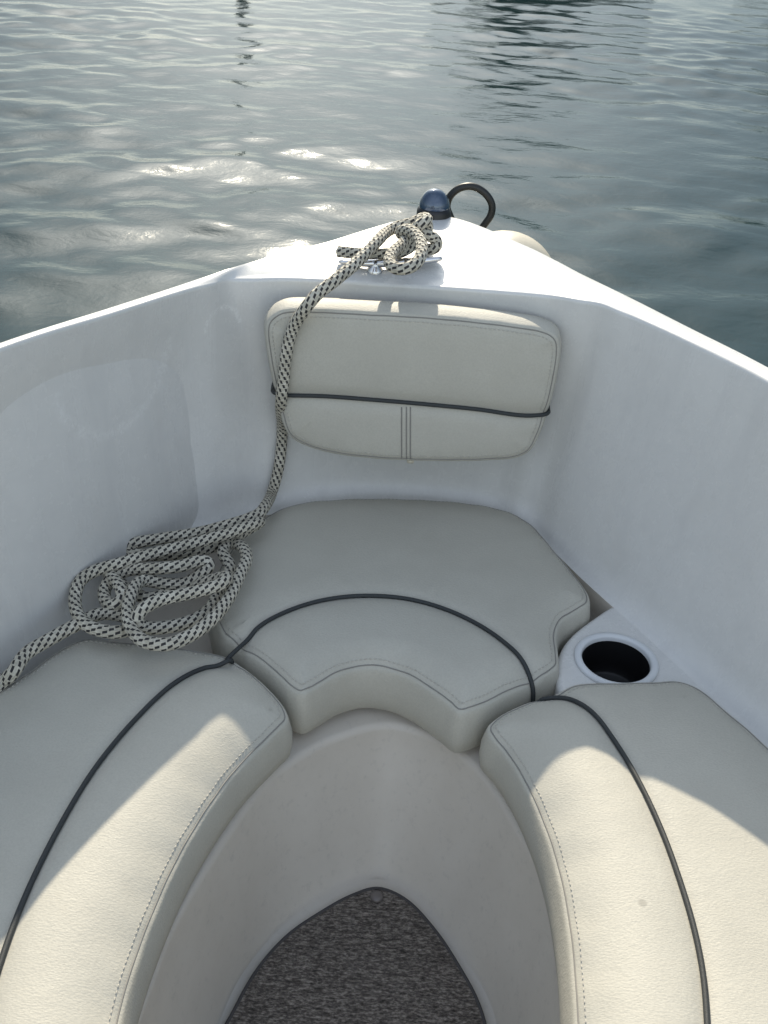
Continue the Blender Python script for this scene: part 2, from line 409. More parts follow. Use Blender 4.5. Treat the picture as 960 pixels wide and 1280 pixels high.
# ------------------------------------------------------------------ boat moulding
def deck_z(y): return .33+max(0, y-1.30)*.10
B_px = [(0, 436), (140, 392), (235, 362), (288, 349), (360, 348), (520, 357), (690, 370), (752, 380), (800, 399), (870, 431), (960, 476)]
A_px = [(0, 427), (140, 382), (235, 351), (310, 328), (400, 304), (549, 268), (652, 304), (724, 340), (780, 367), (862, 408), (960, 457)]
C_px = [(-60, 850), (60, 750), (190, 676), (318, 634), (390, 622), (500, 618), (612, 632), (665, 652), (722, 706), (820, 790), (930, 888)]
R1_px = [(150, 1330), (225, 1150), (318, 1000), (362, 958), (420, 925), (488, 909), (552, 930), (602, 972), (640, 1030), (692, 1130), (722, 1300)]
R3_px = [(262, 1310), (302, 1220), (352, 1160), (408, 1122), (438, 1108), (472, 1098), (506, 1110), (538, 1140), (572, 1190), (608, 1245), (630, 1320)]
Z_LIP, Z_C, Z_SEAT, Z_RIDGE, Z_FLOOR = .33, -.03, -.092, -.10, -.285
def solve_deck(px, py):
    p = at_z(px, py, .34)
    for _ in range(6): p = at_z(px, py, deck_z(p.y))
    return p
A = [solve_deck(*p) for p in A_px]; ZB = [.364, .350, .339, .33, .331, .334, .339, .345, .342, .339, .337]; B = [at_z(*p, z) for p, z in zip(B_px, ZB)]
for i_ in (0, 1, 2, 8, 9, 10): A[i_] = at_z(*A_px[i_], ZB[i_]); Cc = [at_z(*p, Z_C) for p in C_px]
R1 = [at_z(*p, Z_RIDGE) for p in R1_px]; R3 = [at_z(*p, Z_FLOOR) for p in R3_px]
def ext(L, lefts, rights):
    return [Vector(p) for p in lefts]+L+[Vector(p) for p in rights]
A = ext(A, [(-.93, -1.2, .31), (-.88, 0, .32), (-.70, .66, .355)], [(.72, .7, .33), (.88, 0, .32), (.93, -1.2, .31)])
B = ext(B, [(-.88, -1.2, .31), (-.83, 0, .32), (-.66, .64, .355)], [(.68, .68, .33), (.83, 0, .32), (.88, -1.2, .31)])
Cc = ext(Cc, [(-.82, -1.2, Z_C), (-.78, -.1, Z_C), (-.66, .55, Z_C)], [(.66, .55, Z_C), (.78, -.1, Z_C), (.82, -1.2, Z_C)])
R1 = ext(R1, [(-.34, -1.2, Z_RIDGE), (-.335, -.2, Z_RIDGE), (-.30, .3, Z_RIDGE)], [(.30, .3, Z_RIDGE), (.335, -.2, Z_RIDGE), (.34, -1.2, Z_RIDGE)])
R3 = ext(R3, [(-.26, -1.2, Z_FLOOR), (-.255, -.2, Z_FLOOR), (-.225, .3, Z_FLOOR)], [(.225, .3, Z_FLOOR), (.255, -.2, Z_FLOOR), (.26, -1.2, Z_FLOOR)])
# extra columns beside the two corners keep the walls straight and the corner tight
def cat_at(P, i, t):
    p0, p1, p2, p3 = P[max(i-1, 0)], P[i], P[i+1], P[min(i+2, len(P)-1)]
    return .5*((2*p1)+(-p0+p2)*t+(2*p0-5*p1+4*p2-p3)*t*t+(-p0+3*p1-3*p2+p3)*t**3)
def add_columns(L, ic, straight):
    a, b = (.55, .45)
    q1 = L[ic-1].lerp(L[ic], a) if straight else cat_at(L, ic-1, a)
    q2 = L[ic].lerp(L[ic+1], b) if straight else cat_at(L, ic, b)
    return L[:ic]+[q1, L[ic], q2]+L[ic+1:]
for ic in (10, 6):
    A, R1, R3 = (add_columns(q, ic, False) for q in (A, R1, R3)); B, Cc = add_columns(B, ic, True), add_columns(Cc, ic, True)
# rails share one parameter: equal subdivisions per control interval
SUB = 14
def rail(L):
    P = np.array([tuple(p) for p in L]); out = []
    for i in range(len(P)-1):
        seg = crom(P, n=2) if False else None
        p1, p2 = P[i], P[i+1]; p0 = P[i-1] if i else 2*p1-p2; p3 = P[i+2] if i+2 < len(P) else 2*p2-p1
        t1 = np.linalg.norm(p1-p0)**.5; t2 = t1+np.linalg.norm(p2-p1)**.5; t3 = t2+np.linalg.norm(p3-p2)**.5; t0 = 0
        for t in np.linspace(t1, t2, SUB, endpoint=False):
            A1 = (t1-t)/(t1-t0)*p0+(t-t0)/(t1-t0)*p1; A2 = (t2-t)/(t2-t1)*p1+(t-t1)/(t2-t1)*p2
            A3 = (t3-t)/(t3-t2)*p2+(t-t2)/(t3-t2)*p3
            B1 = (t2-t)/(t2-t0)*A1+(t-t0)/(t2-t0)*A2; B2 = (t3-t)/(t3-t1)*A2+(t-t1)/(t3-t1)*A3
            out.append((t2-t)/(t2-t1)*B1+(t-t1)/(t2-t1)*B2)
    out.append(P[-1]); return np.array(out)
rA, rB, rC, rR1, rR3 = map(rail, (A, B, Cc, R1, R3))
NC = len(rA)
def loft(rows, flip=False):
    v = np.concatenate(rows); f = []
    n = len(rows[0])
    for i in range(len(rows)-1):
        for k in range(n-1):
            q = (i*n+k, i*n+k+1, (i+1)*n+k+1, (i+1)*n+k); f.append(q[::-1] if flip else q)
    return v, f
boat = empty('motorboat', (0, 1.0, -.3))
tag(boat, 'white motorboat bow with glossy moulded cockpit holding the cream cushions', 'boat')
def child(o):
    o.parent = boat; o.matrix_parent_inverse = Matrix.Translation(-Vector(boat.location)); return o

# deck + lip + inner wall
rows = []
inn = rC-rB; inn[:, 2] = 0; inn /= np.maximum(np.linalg.norm(inn, axis=1, keepdims=True), 1e-6)
# outward horizontal direction at the lip = from B to A
ab = rA-rB; abl = np.linalg.norm(ab, axis=1, keepdims=True); abn = ab/abl
abh = abn.copy(); abh[:, 2] = 0; abh /= np.linalg.norm(abh, axis=1, keepdims=True)
wall = rC-rB; wl = np.linalg.norm(wall, axis=1, keepdims=True); wn = wall/wl
rA_in = rA-abh*np.minimum(.006, abl*.2)
rd = .0055
rows.append(rA_in)
for t in (.15, .3, .5, .7, .85):
    r = rA_in*(1-t)+(rB+abh*rd)*t; r[:, 2] += .007*4*t*(1-t)*np.minimum(abl[:, 0]/.25, 1); rows.append(r)
for a in np.linspace(0, 1, 7):          # rounded lip: from deck to wall
    th = a*math.pi/2
    rows.append(rB+abh*rd*(1-math.sin(th))+wn*rd*(1-math.cos(th)))
fil = .045
outw = abh                              # wall side (away from the cockpit)
for t in (.12, .25, .4, .55, .7, .8):
    r = rB+wn*(rd+(wl-rd-fil)*t); bow_ = 4*t*(1-t)*.010; rows.append(r+outw*bow_)
axis_in = -abh
for a in np.linspace(0, 1, 8):          # fillet into the seat base
    th = a*math.pi/2
    r = rC-wn*fil*(1-math.sin(th))+axis_in*fil*(1-math.cos(th))*.8; rows.append(r)
c_end = rows[-1]
v, f = loft(rows)
me = mesh('cockpit_wall', v, f); fix_normals(me); o_wall = child(link('cockpit_wall', me, M_gel))

# outer hull below the gunwale, with rub rail
rows = []
prof = [(-.006, .0), (0.0, -.004), (.004, -.012), (.004, -.03), (-.004, -.036), (-.006, -.05)]
for dx, dz in prof:
    r = rA+abh*dx; r[:, 2] += dz; rows.append(r)
for t in (.15, .35, .6, .8, 1):
    r = rA.copy(); s = (1-.30*t**1.5)
    cx = np.interp(r[:, 1], [-1.2, 1.7], [0.0, .05]); r[:, 0] = cx+(r[:, 0]-cx)*s
    r[:, 1] = r[:, 1]-.22*t**1.4*np.clip((rA[:, 1]-.2)/1.4, 0, 1); r[:, 2] = (rA[:, 2]-.05)*(1-t)+(-.95)*t
    if t == .15: r -= abh*.0
    rows.append(r)
v, f = loft(rows, True); me = mesh('hull', v, f); fix_normals(me); o_hull = child(link('hull', me, M_gel))

rr_path = rA+abh*.005; rr_path[:, 2] -= .020
child(tube('rub_rail', rr_path, .0085, mat_simple('grey_rub_rail', (.42, .43, .44), .45), seg=10))

# seat base, footwell and floor (matt, textured moulding, warm bounce light put into its colour)
rows = []
e1 = c_end.copy(); e1[:, 2] = Z_SEAT
rows += [c_end, c_end*.5+e1*.5, e1]
for t in (.35, .7): rows.append(e1*(1-t)+rR1*t+np.array([0, 0, .0]))
dr = rR3-rR1; drh = dr.copy(); drh[:, 2] = 0; dl = np.linalg.norm(drh, axis=1, keepdims=True); drh /= np.maximum(dl, 1e-6)
for a in np.linspace(0, 1, 6): # rounded ridge
    th = a*math.pi/2; rr_ = .010
    rows.append(rR1-drh*rr_*(1-math.sin(th))*1.0+np.array([0, 0, -rr_])*(1-math.cos(th))+np.array([0, 0, .002])*(1-a))
rR3s = rR3.copy()
for _ in range(160): rR3s[1:-1] = rR3s[1:-1]*.5+(rR3s[:-2]+rR3s[2:])*.25
for t in (.12, .25, .4, .55, .7, .82, .9, .96, 1.0):    # wall dishing into the floor
    base = rR1*(1-t)+(rR3s*(1-t**4)+rR3*t**4)*t
    zz = (Z_RIDGE-.010)*(1-t)**1.35+Z_FLOOR*(1-(1-t)**1.35)
    base[:, 2] = zz; rows.append(base)
for t in (.15, .6, 1.0):
    r = rR3.copy(); ia = int(rR3[:, 1].argmax()); cx = np.interp(r[:, 1], [-1.2, .6, rR3[ia, 1]], [0.01, .0, rR3[ia, 0]]); r[:, 0] = r[:, 0]*(1-t)+cx*t; r[:, 2] = Z_FLOOR-.0015*min(1, t*6); rows.append(r)
v, f = loft(rows); me = mesh('footwell', v, f); fix_normals(me); o_pit = child(link('footwell', me, M_pit))

# ------------------------------------------------------------------ carpet mat on the floor
cp = [(472, 1111), (505, 1124), (542, 1162), (575, 1212), (596, 1252), (609, 1300), (612, 1420), (600, 1700), (420, 1750), (250, 1700),
      (250, 1420), (275, 1300), (291, 1268), (322, 1213), (360, 1170), (400, 1142), (440, 1120)]
zc = Z_FLOOR+.008
cpts = np.array([tuple(at_z(*p, zc)) for p in cp])
cpts = crom(cpts, ds=.006, closed=True)
def fill_outline(poly2, step, extra=()):
    vs = [Vector(p[:2]) for p in poly2]; n = len(vs)
    mn = poly2[:, :2].min(0); mx = poly2[:, :2].max(0)
    gx_, gy_ = np.meshgrid(np.arange(mn[0]+step/2, mx[0], step), np.arange(mn[1]+step/2, mx[1], step))
    gx_[::2] += step*.5
    g = np.stack([gx_.ravel(), gy_.ravel()], 1)
    pts = np.concatenate([g]+[e for e in extra]) if len(extra) else g
    return vs, n, pts
def inside(P, poly):
    x, y = P[:, 0], P[:, 1]; res = np.zeros(len(P), bool); j = len(poly)-1
    for i in range(len(poly)):
        xi, yi, xj, yj = *poly[i, :2], *poly[j, :2]
        c = ((yi > y) != (yj > y)) & (x < (xj-xi)*(y-yi)/(yj-yi+1e-12)+xi); res ^= c; j = i
    return res
def dist_poly(P, poly, closed=True):
    """distance to a polyline and the index of the nearest vertex"""
    best = np.full(len(P), 1e9); ib = np.zeros(len(P), int); n = len(poly)
    for i in range(n if closed else n-1):
        a, b = poly[i, :2], poly[(i+1) % n, :2]; ab_ = b-a
        t = np.clip(((P-a)@ab_)/max(ab_@ab_, 1e-12), 0, 1)
        d = np.linalg.norm(P-(a+t[:, None]*ab_), axis=1)
        m = d < best; best[m] = d[m]; ib[m] = np.where(t[m] < .5, i, (i+1) % n)
    return best, ib
def normals_in(poly):
    t = np.roll(poly, -1, 0)-np.roll(poly, 1, 0); t = t[:, :2]/np.maximum(np.linalg.norm(t[:, :2], axis=1, keepdims=True), 1e-9)
    area = np.sum(poly[:, 0]*np.roll(poly[:, 1], -1)-np.roll(poly[:, 0], -1)*poly[:, 1])
    n = np.stack([-t[:, 1], t[:, 0]], 1)
    return n if area > 0 else -n
mat_ = empty('carpet_mat', tuple(cpts.mean(0)))
tag(mat_, 'dark woven carpet mat with bound edge lying in the footwell', 'carpet')
def childof(o, p):
    o.parent = p; o.matrix_parent_inverse = p.matrix_basis.inverted() if False else Matrix.Translation(-Vector(p.location)); return o
vs, n, pts = fill_outline(cpts, .03)
keep = inside(pts, cpts); d, _ = dist_poly(pts, cpts); pts = pts[keep & (d > .012)]
res = geometry.delaunay_2d_cdt(vs+[Vector(p) for p in pts], [], [list(range(n))], 1, 1e-7)
top = [(p.x, p.y, zc) for p in res[0]]; nb_ = len(top)
faces = [tuple(q) for q in res[2]]
ov = [(p[0], p[1], zc) for p in cpts]; lo = [(p[0], p[1], Z_FLOOR+.001) for p in cpts]
sv = top+ov+lo; m_ = len(cpts)
for i in range(m_): j = (i+1) % m_; faces.append((nb_+i, nb_+j, nb_+m_+j, nb_+m_+i))
me = mesh('pile', sv, faces); fix_normals(me); childof(link('pile', me, M_carpet, smooth=False), mat_)
bp = cpts.copy(); bp[:, :2] -= normals_in(cpts)*.001; bp[:, 2] = zc-.001
childof(tube('binding', np.concatenate([bp, bp[:2]]), .0024, M_bind, seg=8), mat_)
sp = at_z(471, 1121, zc)
childof(lathe('snap_button', [(.0085, 0), (.0085, .0018), (.0065, .0034), (.003, .004), (0, .004)], mat_simple('dark_snap', (.17, .15, .14), .4, .3), loc=tuple(sp)), mat_)

# ------------------------------------------------------------------ cushions
cush_objs = []
def cushion(name, out3, M, thick, dome_w, cord=None, label='', step=.011, r=.006, groove=.0012, spots=(), stitch_range=None, dimple=.004, seam_in=.0055):
    """out3: closed outline (u, v, h) with h = height of the rim; M maps (u,v,h) to the world"""
    n = len(out3); nin = normals_in(out3)
    rings = []
    for dd in (.0012, .0028, .005, .0068, seam_in, seam_in+.0016, .0125, .017, .023, .031, .04):
        q = out3[:, :2]+nin*dd; di, _ = dist_poly(q, out3); rings.append(q[(di > dd*.93) & inside(q, out3)][:: (1 if dd < .013 else 2)])
    vs, n, pts = fill_outline(out3, step)
    keep = inside(pts, out3); d, _ = dist_poly(pts, out3); pts = pts[keep & (d > .044)]
    allp = np.concatenate(rings+[pts])
    if cord is not None:
        dc, _ = dist_poly(allp, cord, False); allp = allp[(dc > .002)]
        extra = []
        cn = np.gradient(cord[:, :2], axis=0); cn /= np.linalg.norm(cn, axis=1, keepdims=True); cn = np.stack([-cn[:, 1], cn[:, 0]], 1)
        for o_ in (-.016, -.011, -.007, -.003, 0, .003, .007, .011, .016):
            extra.append(cord[::2, :2]+cn[::2]*o_)
        e = np.concatenate(extra); di, _ = dist_poly(e, out3); e = e[inside(e, out3) & (di > .012)]
        allp = np.concatenate([allp, e])
    res = geometry.delaunay_2d_cdt([Vector(p[:2]) for p in out3]+[Vector(p) for p in allp], [], [list(range(n))], 1, 1e-7)
    P = np.array([(p.x, p.y) for p in res[0]])
    def height(P):
        d, ib = dist_poly(P, out3)
        # smooth rim height: inverse-distance blend of the outline heights
        w_ = 1/(np.linalg.norm(P[:, None, :]-out3[None, ::3, :2], axis=2)**3+1e-6)
        hz = (w_*out3[None, ::3, 2]).sum(1)/w_.sum(1)
        dw = dome_w
        h = hz*np.clip(1-d/dw, 0, 1)**2
        e_ = np.clip(d/r, 0, 1); h = h-r*(1-np.sqrt(np.clip(1-(1-e_)**2, 0, 1)))
        h -= groove*np.exp(-((d-seam_in)/.0016)**2)
        s_arc = ib*.0045; h = h+.0011*np.exp(-d/.022)*np.clip(d/.01, 0, 1)*np.sin(s_arc*2*math.pi/.052+1.7*np.sin(s_arc*9))   # puckers along the seam
        if cord is not None:
            dc, _ = dist_poly(P, cord, False); h -= dimple*np.exp(-(dc/.011)**2)+dimple*.5*np.exp(-(dc/.03)**2)
        return h
    H = height(P)
    faces = [tuple(q) for q in res[2]]
    # boundary of the top = outline verts (found by position), then the boxing
    key = {}
    for i, p in enumerate(P): key.setdefault((round(p[0], 6), round(p[1], 6)), i)
    bi = [res[3].index([k]) if [k] in res[3] else None for k in range(n)] if False else []
    ov = res[3]; where = {}
    for i, lst in enumerate(ov):
        for k in lst:
            if k < n: where[k] = i
    bi = [where[k] for k in range(n)]
    V = [(p[0], p[1], h) for p, h in zip(P, H)]
    prev = bi; top_h = H[bi]
    for s_, bulge in ((.06, .0008), (.3, .0035), (.6, .004), (.9, .0015), (1.0, -.004)):
        base = len(V)
        for k in range(n):
            q = out3[k, :2]-nin[k]*bulge; V.append((q[0], q[1], top_h[k]*(1-s_)+(-thick)*s_))
        cur = list(range(base, base+n))
        for k in range(n):
            j = (k+1) % n
            if prev[k] != prev[j]: faces.append((prev[k], cur[k], cur[j], prev[j]))
        prev = cur
    faces.append(tuple(prev))
    W = [M(*p) for p in V]
    loc = M(float(out3[:, 0].mean()), float(out3[:, 1].mean()), -thick)
    root = empty(name, tuple(loc)); tag(root, label, 'cushion')
    me = mesh('cover', W, faces); fix_normals(me)
    cov = childof(link('cover', me, mat_vinyl(spots)), root); cush_objs.append(cov)
    # seam line and stitches
    ring = out3[:, :2]+nin*seam_in
    di, _ = dist_poly(ring, out3); ok = di > seam_in*.9; ring = ring[ok]
    ring = crom(ring[::4], ds=.004, closed=True); hh = height(ring)
    path = np.array([tuple(M(a, b, c+.0002)) for (a, b), c in zip(ring, hh)])
    childof(tube('seam', np.concatenate([path, path[:1]]), .0009, M_seam, seg=6), root)
    st = crom((out3[:, :2]+nin*(seam_in+.0055))[np.arange(0, n, 4)], ds=.001, closed=True)
    di, _ = dist_poly(st, out3); hh = height(st)
    vv, ff = [], []
    k = 0
    while k < len(st)-5:
        if di[k:k+4].min() > seam_in+.003:
            seg_ = np.array([tuple(M(st[q][0], st[q][1], hh[q]+.0002)) for q in range(k, k+4)])
            a, b, _ = tube_data(seg_, .0007, 5); o_ = len(vv); vv += a; ff += [tuple(x+o_ for x in q) for q in b]
        k += 6
    o = childof(link('stitching', mesh('stitching', vv, ff), M_thread), root)
    return root, cov, height
M_thread = mat_simple('pale_thread', (.47, .45, .40), .7)
ident = lambda a, b, c: Vector((a, b, c))

def outline(px_list, ds=.0045, closed=True):
    """(px, py, z) -> smoothed closed world outline"""
    return crom(np.array([tuple(at_z(a, b, c)) for a, b, c in px_list]), ds=ds, closed=closed)
def cord_px(L, z=0): return crom(np.array([tuple(at_z(a, b, z)) for a, b in L]), ds=.005)

RO = -.012                                    # rim height on the wall side
RI = -.030                                    # rim height on the rolled inner side
bow_out = [(278, 795, -.014), (262, 740, RO), (285, 690, RO), (322, 652, RO), (366, 631, RO), (430, 624, RO), (510, 624, RO), (590, 630, RO), (636, 640, RO), (664, 655, RO),
           (694, 688, RO), (722, 722, RO), (737, 744, RO), (737, 756, RO), (722, 766, RO), (704, 778, RO), (697, 795, RO), (699, 820, -.014), (698, 836, -.016), (684, 846, -.018),
           (640, 868, -.02), (592, 890, -.02), (574, 893, -.02), (556, 880, -.02), (520, 855, -.02), (490, 842, -.02), (455, 838, -.02), (420, 848, -.02), (396, 862, -.02), (380, 870, -.02), (366, 866, -.02), (330, 834, -.018), (292, 806, -.016)]
L_out = [(-120, 955, RO), (-40, 888, RO), (30, 842, RO), (85, 805, RO), (112, 797, RO), (150, 801, RO), (210, 807, RO), (268, 815, -.014), (290, 822, -.016), (322, 846, -.02), (348, 872, -.024),
         (360, 890, -.027), (361, 903, -.03), (345, 920, RI), (300, 966, RI), (262, 1018, RI), (226, 1080, RI), (195, 1150, RI), (170, 1220, RI), (152, 1290, RI), (140, 1400, RI), (140, 1600, RI), (150, 1900, RI),
         (-100, 1960, RO), (-420, 1960, RO), (-400, 1600, RO), (-360, 1350, RO), (-250, 1100, RO)]
Rr_out = [(699, 862, -.016), (720, 853, -.012), (760, 852, RO), (810, 851, RO), (846, 850, RO), (872, 858, RO), (905, 884, RO), (945, 918, RO), (1000, 970, RO), (1100, 1080, RO), (1240, 1300, RO), (1330, 1600, RO), (1360, 1960, RO),
          (1000, 1980, RO), (760, 1900, RI), (735, 1600, RI), (722, 1400, RI), (715, 1280, RI), (708, 1180, RI), (695, 1100, RI), (676, 1036, RI), (650, 978, RI), (624, 938, -.03), (609, 920, -.028), (608, 908, -.026), (620, 896, -.022), (650, 880, -.02)]
c_bow = cord_px([(280, 822), (300, 800), (330, 776), (370, 757), (412, 746), (458, 742), (510, 746), (560, 760), (605, 782), (640, 808), (665, 835), (684, 860)])
c_left = cord_px([(286, 821), (256, 828), (215, 853), (170, 895), (120, 955), (75, 1028), (35, 1108), (5, 1185), (-25, 1290), (-45, 1420), (-55, 1700), (-60, 1900)])
c_right = cord_px([(682, 857), (706, 861), (735, 880), (770, 925), (800, 975), (828, 1035), (850, 1095), (868, 1155), (880, 1215), (886, 1290), (892, 1420), (900, 1700), (910, 1900)])
spot_l = at_z(193, 1013, 0); spot_r = at_z(803, 1128, 0)
cu_bow, cov_bow, h_bow = cushion('seat_cushion', outline(bow_out), ident, .088, .045, c_bow, 'curved cream vinyl cushion across the bow below the backrest')
cu_l, cov_l, h_l = cushion('seat_cushion', outline(L_out), ident, .088, .085, c_left, 'long cream vinyl side cushion under the coiled rope, sunlit in a wedge', spots=[(tuple(spot_l), .0035, .8)])
cu_r, cov_r, h_r = cushion('seat_cushion', outline(Rr_out), ident, .088, .085, c_right, 'long cream vinyl side cushion next to the round cup holder', spots=[(tuple(spot_r), .006, .35)])
for c_ in (cu_bow, cu_l, cu_r): c_['group'] = 'seat cushions around the footwell'

# backrest on the forward bulkhead
yb0 = 1.292; bp0 = Vector((0, yb0, .09)); bn = Vector((0, -1, .06)).normalized()
bu = Vector((1, 0, 0)); bv = bn.cross(bu).normalized() * 1
if bv.z < 0: bv = -bv
def back_M(a, b, c): return bp0+bu*a+bv*b+bn*c
def back_uv(px, py):
    p = at_plane(px, py, bp0, bn)-bp0; return (p.dot(bu), p.dot(bv))
back_px = [(338, 396), (352, 388), (400, 387), (460, 390), (520, 393), (580, 398), (640, 405), (680, 412), (697, 421), (701, 436), (697, 470), (688, 510), (676, 545), (664, 566), (648, 575), (610, 579), (560, 580), (510, 579), (460, 576),
           (410, 569), (372, 556), (358, 544), (348, 515), (338, 470), (331, 425), (331, 407)]
bo = np.array([(*back_uv(*p), -.004) for p in back_px]); bo = crom(bo, ds=.004, closed=True)
cb = crom(np.array([(*back_uv(*p), 0) for p in [(336, 496), (400, 497), (470, 502), (540, 508), (600, 514), (650, 521), (690, 522)]]), ds=.005)
cu_b, cov_b, h_b = cushion('backrest_cushion', bo, back_M, .05, .035, cb, 'padded cream backrest cushion fixed upright below the foredeck', dimple=.005, r=.007)
# vertical double seam and the little tab under it
for x0, x1 in ((502, 504), (508, 509.5), (513, 514)):
    pts = np.array([back_uv(x0+(x1-x0)*t*0+0, 511+64*t) for t in np.linspace(0, 1, 24)]); hh = h_b(pts)
    childof(tube('vertical_seam', [tuple(back_M(a, b, c+.0003)) for (a, b), c in zip(pts, hh)], .0009, M_seam, seg=6), cu_b)
a, b = back_uv(513, 581)
bm = bmesh.new(); bmesh.ops.create_cube(bm, size=1)
for q in bm.verts: q.co = back_M(a+q.co.x*.010, b+q.co.y*.006, -.012+q.co.z*.006)
bmesh.ops.bevel(bm, geom=bm.edges[:], offset=.0012, segments=2, affect='EDGES'); me = bpy.data.meshes.new('tab'); bm.to_mesh(me); bm.free()
childof(link('tab', me, M_fender), cu_b)

# ------------------------------------------------------------------ cup holder ledge (part of the boat)
zl = -.030
led = outline([(781, 757, zl), (800, 768, zl), (850, 806, zl), (905, 850, zl), (930, 900, zl), (860, 930, zl), (760, 905, zl), (712, 870, zl), (703, 845, zl), (708, 815, zl), (722, 795, zl), (750, 773, zl), (772, 759, zl)], ds=.004)
hc = at_z(771, 822, zl+.006)
HR = .0445
def plate(outl, hole_c, hole_r, z, depth, nseg=64):
    n = len(outl); vs = [Vector(p[:2]) for p in outl]
    hv = [Vector((hole_c.x+hole_r*math.cos(2*math.pi*k/nseg), hole_c.y+hole_r*math.sin(2*math.pi*k/nseg))) for k in range(nseg)]
    ed = [(i, (i+1) % n) for i in range(n)]+[(n+i, n+(i+1) % nseg) for i in range(nseg)]
    res = geometry.delaunay_2d_cdt(vs+hv, ed, [], 0, 1e-7)
    P = np.array([(p.x, p.y) for p in res[0]]); V = [(p[0], p[1], z) for p in P]; F = []
    for t in res[2]:
        c = P[list(t)].mean(0)[None]
        if inside(c, outl)[0] and np.linalg.norm(c[0]-np.array([hole_c.x, hole_c.y])) > hole_r*.98: F.append(tuple(t))
    nin = normals_in(outl); base = len(V); R_ = .008
    prev = [next(i for i, l in enumerate(res[3]) if k in l) for k in range(n)]
    for a_ in (0.3, .6, .8, 1.0, 1.5):
        th = min(a_, 1)*math.pi/2; off = R_*math.sin(th); dz = R_*(1-math.cos(th)) if a_ <= 1 else depth
        b0 = len(V)
        for k in range(n): V.append((outl[k, 0]-nin[k, 0]*off, outl[k, 1]-nin[k, 1]*off, z-dz))
        cur = list(range(b0, b0+n))
        for k in range(n): F.append((prev[k], prev[(k+1) % n], cur[(k+1) % n], cur[k]))
        prev = cur
    return V, F
v, f = plate(led, hc, HR+.003, zl, .062); me = mesh('cup_ledge', v, f); fix_normals(me); o_ledge = child(link('cup_ledge', me, M_gel))
ch = child(lathe('cup_holder', [(HR+.0095, .0002), (HR+.0100, .0025), (HR+.0085, .0042), (HR+.004, .0048), (HR+.001, .004), (HR-.0002, .002), (HR-.0005, -.004)], M_ring, loc=(hc.x, hc.y, zl)))
well = lathe('cup_well', [(HR-.0006, -.003), (HR-.002, -.04), (HR-.003, -.054), (HR-.006, -.057), (0, -.057)], M_darkhole, loc=(hc.x, hc.y, zl))
well.parent = ch; well.matrix_parent_inverse = ch.matrix_parent_inverse.copy() if False else Matrix.Identity(4)
well.matrix_parent_inverse = Matrix.Identity(4)

# ------------------------------------------------------------------ surfaces for things to lie on
dg = bpy.context.evaluated_depsgraph_get(); bpy.context.view_layer.update()
def bvh_of(objs):
    V, F = [], []
    for o in objs:
        b = len(V); mw = o.matrix_world
        V += [mw @ q.co for q in o.data.vertices]; F += [tuple(b+i for i in p.vertices) for p in o.data.polygons]
    return BVHTree.FromPolygons(V, F)
bvh = bvh_of([o_wall, o_pit, o_ledge]+cush_objs)
def on_surface(px, py, off):
    d = ray(px, py); h = bvh.ray_cast(CAM, d)
    if h[0] is None: return None
    n = h[1] if h[1].dot(d) < 0 else -h[1]
    return h[0]+n*off
def limited(px, py, z, off):
    """point on the pixel's ray at height z, but never inside a surface"""
    d = ray(px, py); t = (z-CAM_H)/d.z
    h = bvh.ray_cast(CAM, d)
    if h[0] is not None:
        n = h[1] if h[1].dot(d) < 0 else -h[1]
        t = min(t, h[3]-off/max(.35, -n.dot(d)))
    return CAM+d*t

# ------------------------------------------------------------------ elastic cords
CR = .0029
def cord(label, world_pts, ends=None):
    P = crom(world_pts, ds=.006); o = tube('elastic_cord', P, CR, M_cord, seg=10); tag(o, label, 'cord', 'elastic cords holding the cushions down'); return o
def lay(c, hfun, M=ident, lift=.0024):
    hh = hfun(c[:, :2]); return [M(a, b, h+lift) for (a, b), h in zip(c[:, :2], hh)]
def inout(c, out):           # keep the part of a cord that runs over its cushion
    return c[inside(c[:, :2], out)]
def seat_cord(c, out, hfun, label, dive0=True, dive1=True, start=None):
    k = inout(c, out); P = lay(k, hfun)
    P = P[::3]+([P[-1]] if (len(P)-1) % 3 else [])
    P = [Vector(p) for p in P]
    if start: P = [at_z(*q) for q in start]+P[1:]
    elif dive0: t = (P[0]-P[1]).normalized(); P = [P[0]+t*.009+Vector((0, 0, -.055)), P[0]+t*.008+Vector((0, 0, -.016)), P[0]+t*.004+Vector((0, 0, -.003))]+P
    if dive1: t = (P[-1]-P[-2]).normalized(); P = P+[P[-1]+t*.004+Vector((0, 0, -.003)), P[-1]+t*.008+Vector((0, 0, -.016)), P[-1]+t*.009+Vector((0, 0, -.055))]
    return cord(label, P)
seat_cord(c_bow, outline(bow_out), h_bow, 'dark elastic cord arched over the curved bow cushion', start=[(288, 842, -.05), (285, 834, -.03), (283, 826, -.014)])
seat_cord(c_left, outline(L_out), h_l, 'dark elastic cord along the cushion under the coiled rope', start=[(291, 842, -.05), (290, 833, -.028), (288, 825, -.010)])
seat_cord(c_right, outline(Rr_out), h_r, 'dark elastic cord along the cushion next to the cup holder')
Pb = lay(cb[inside(cb[:, :2], bo)], h_b, back_M, .0022)[::3]
Pb = [Pb[0]-bu*.009-bn*.045, Pb[0]-bu*.008-bn*.02, Pb[0]-bu*.005-bn*.004]+Pb[1:-1]+[Pb[-1]+bu*.005-bn*.004, Pb[-1]+bu*.008-bn*.02, Pb[-1]+bu*.009-bn*.045]
cord('dark elastic cord stretched across the upright backrest', Pb)

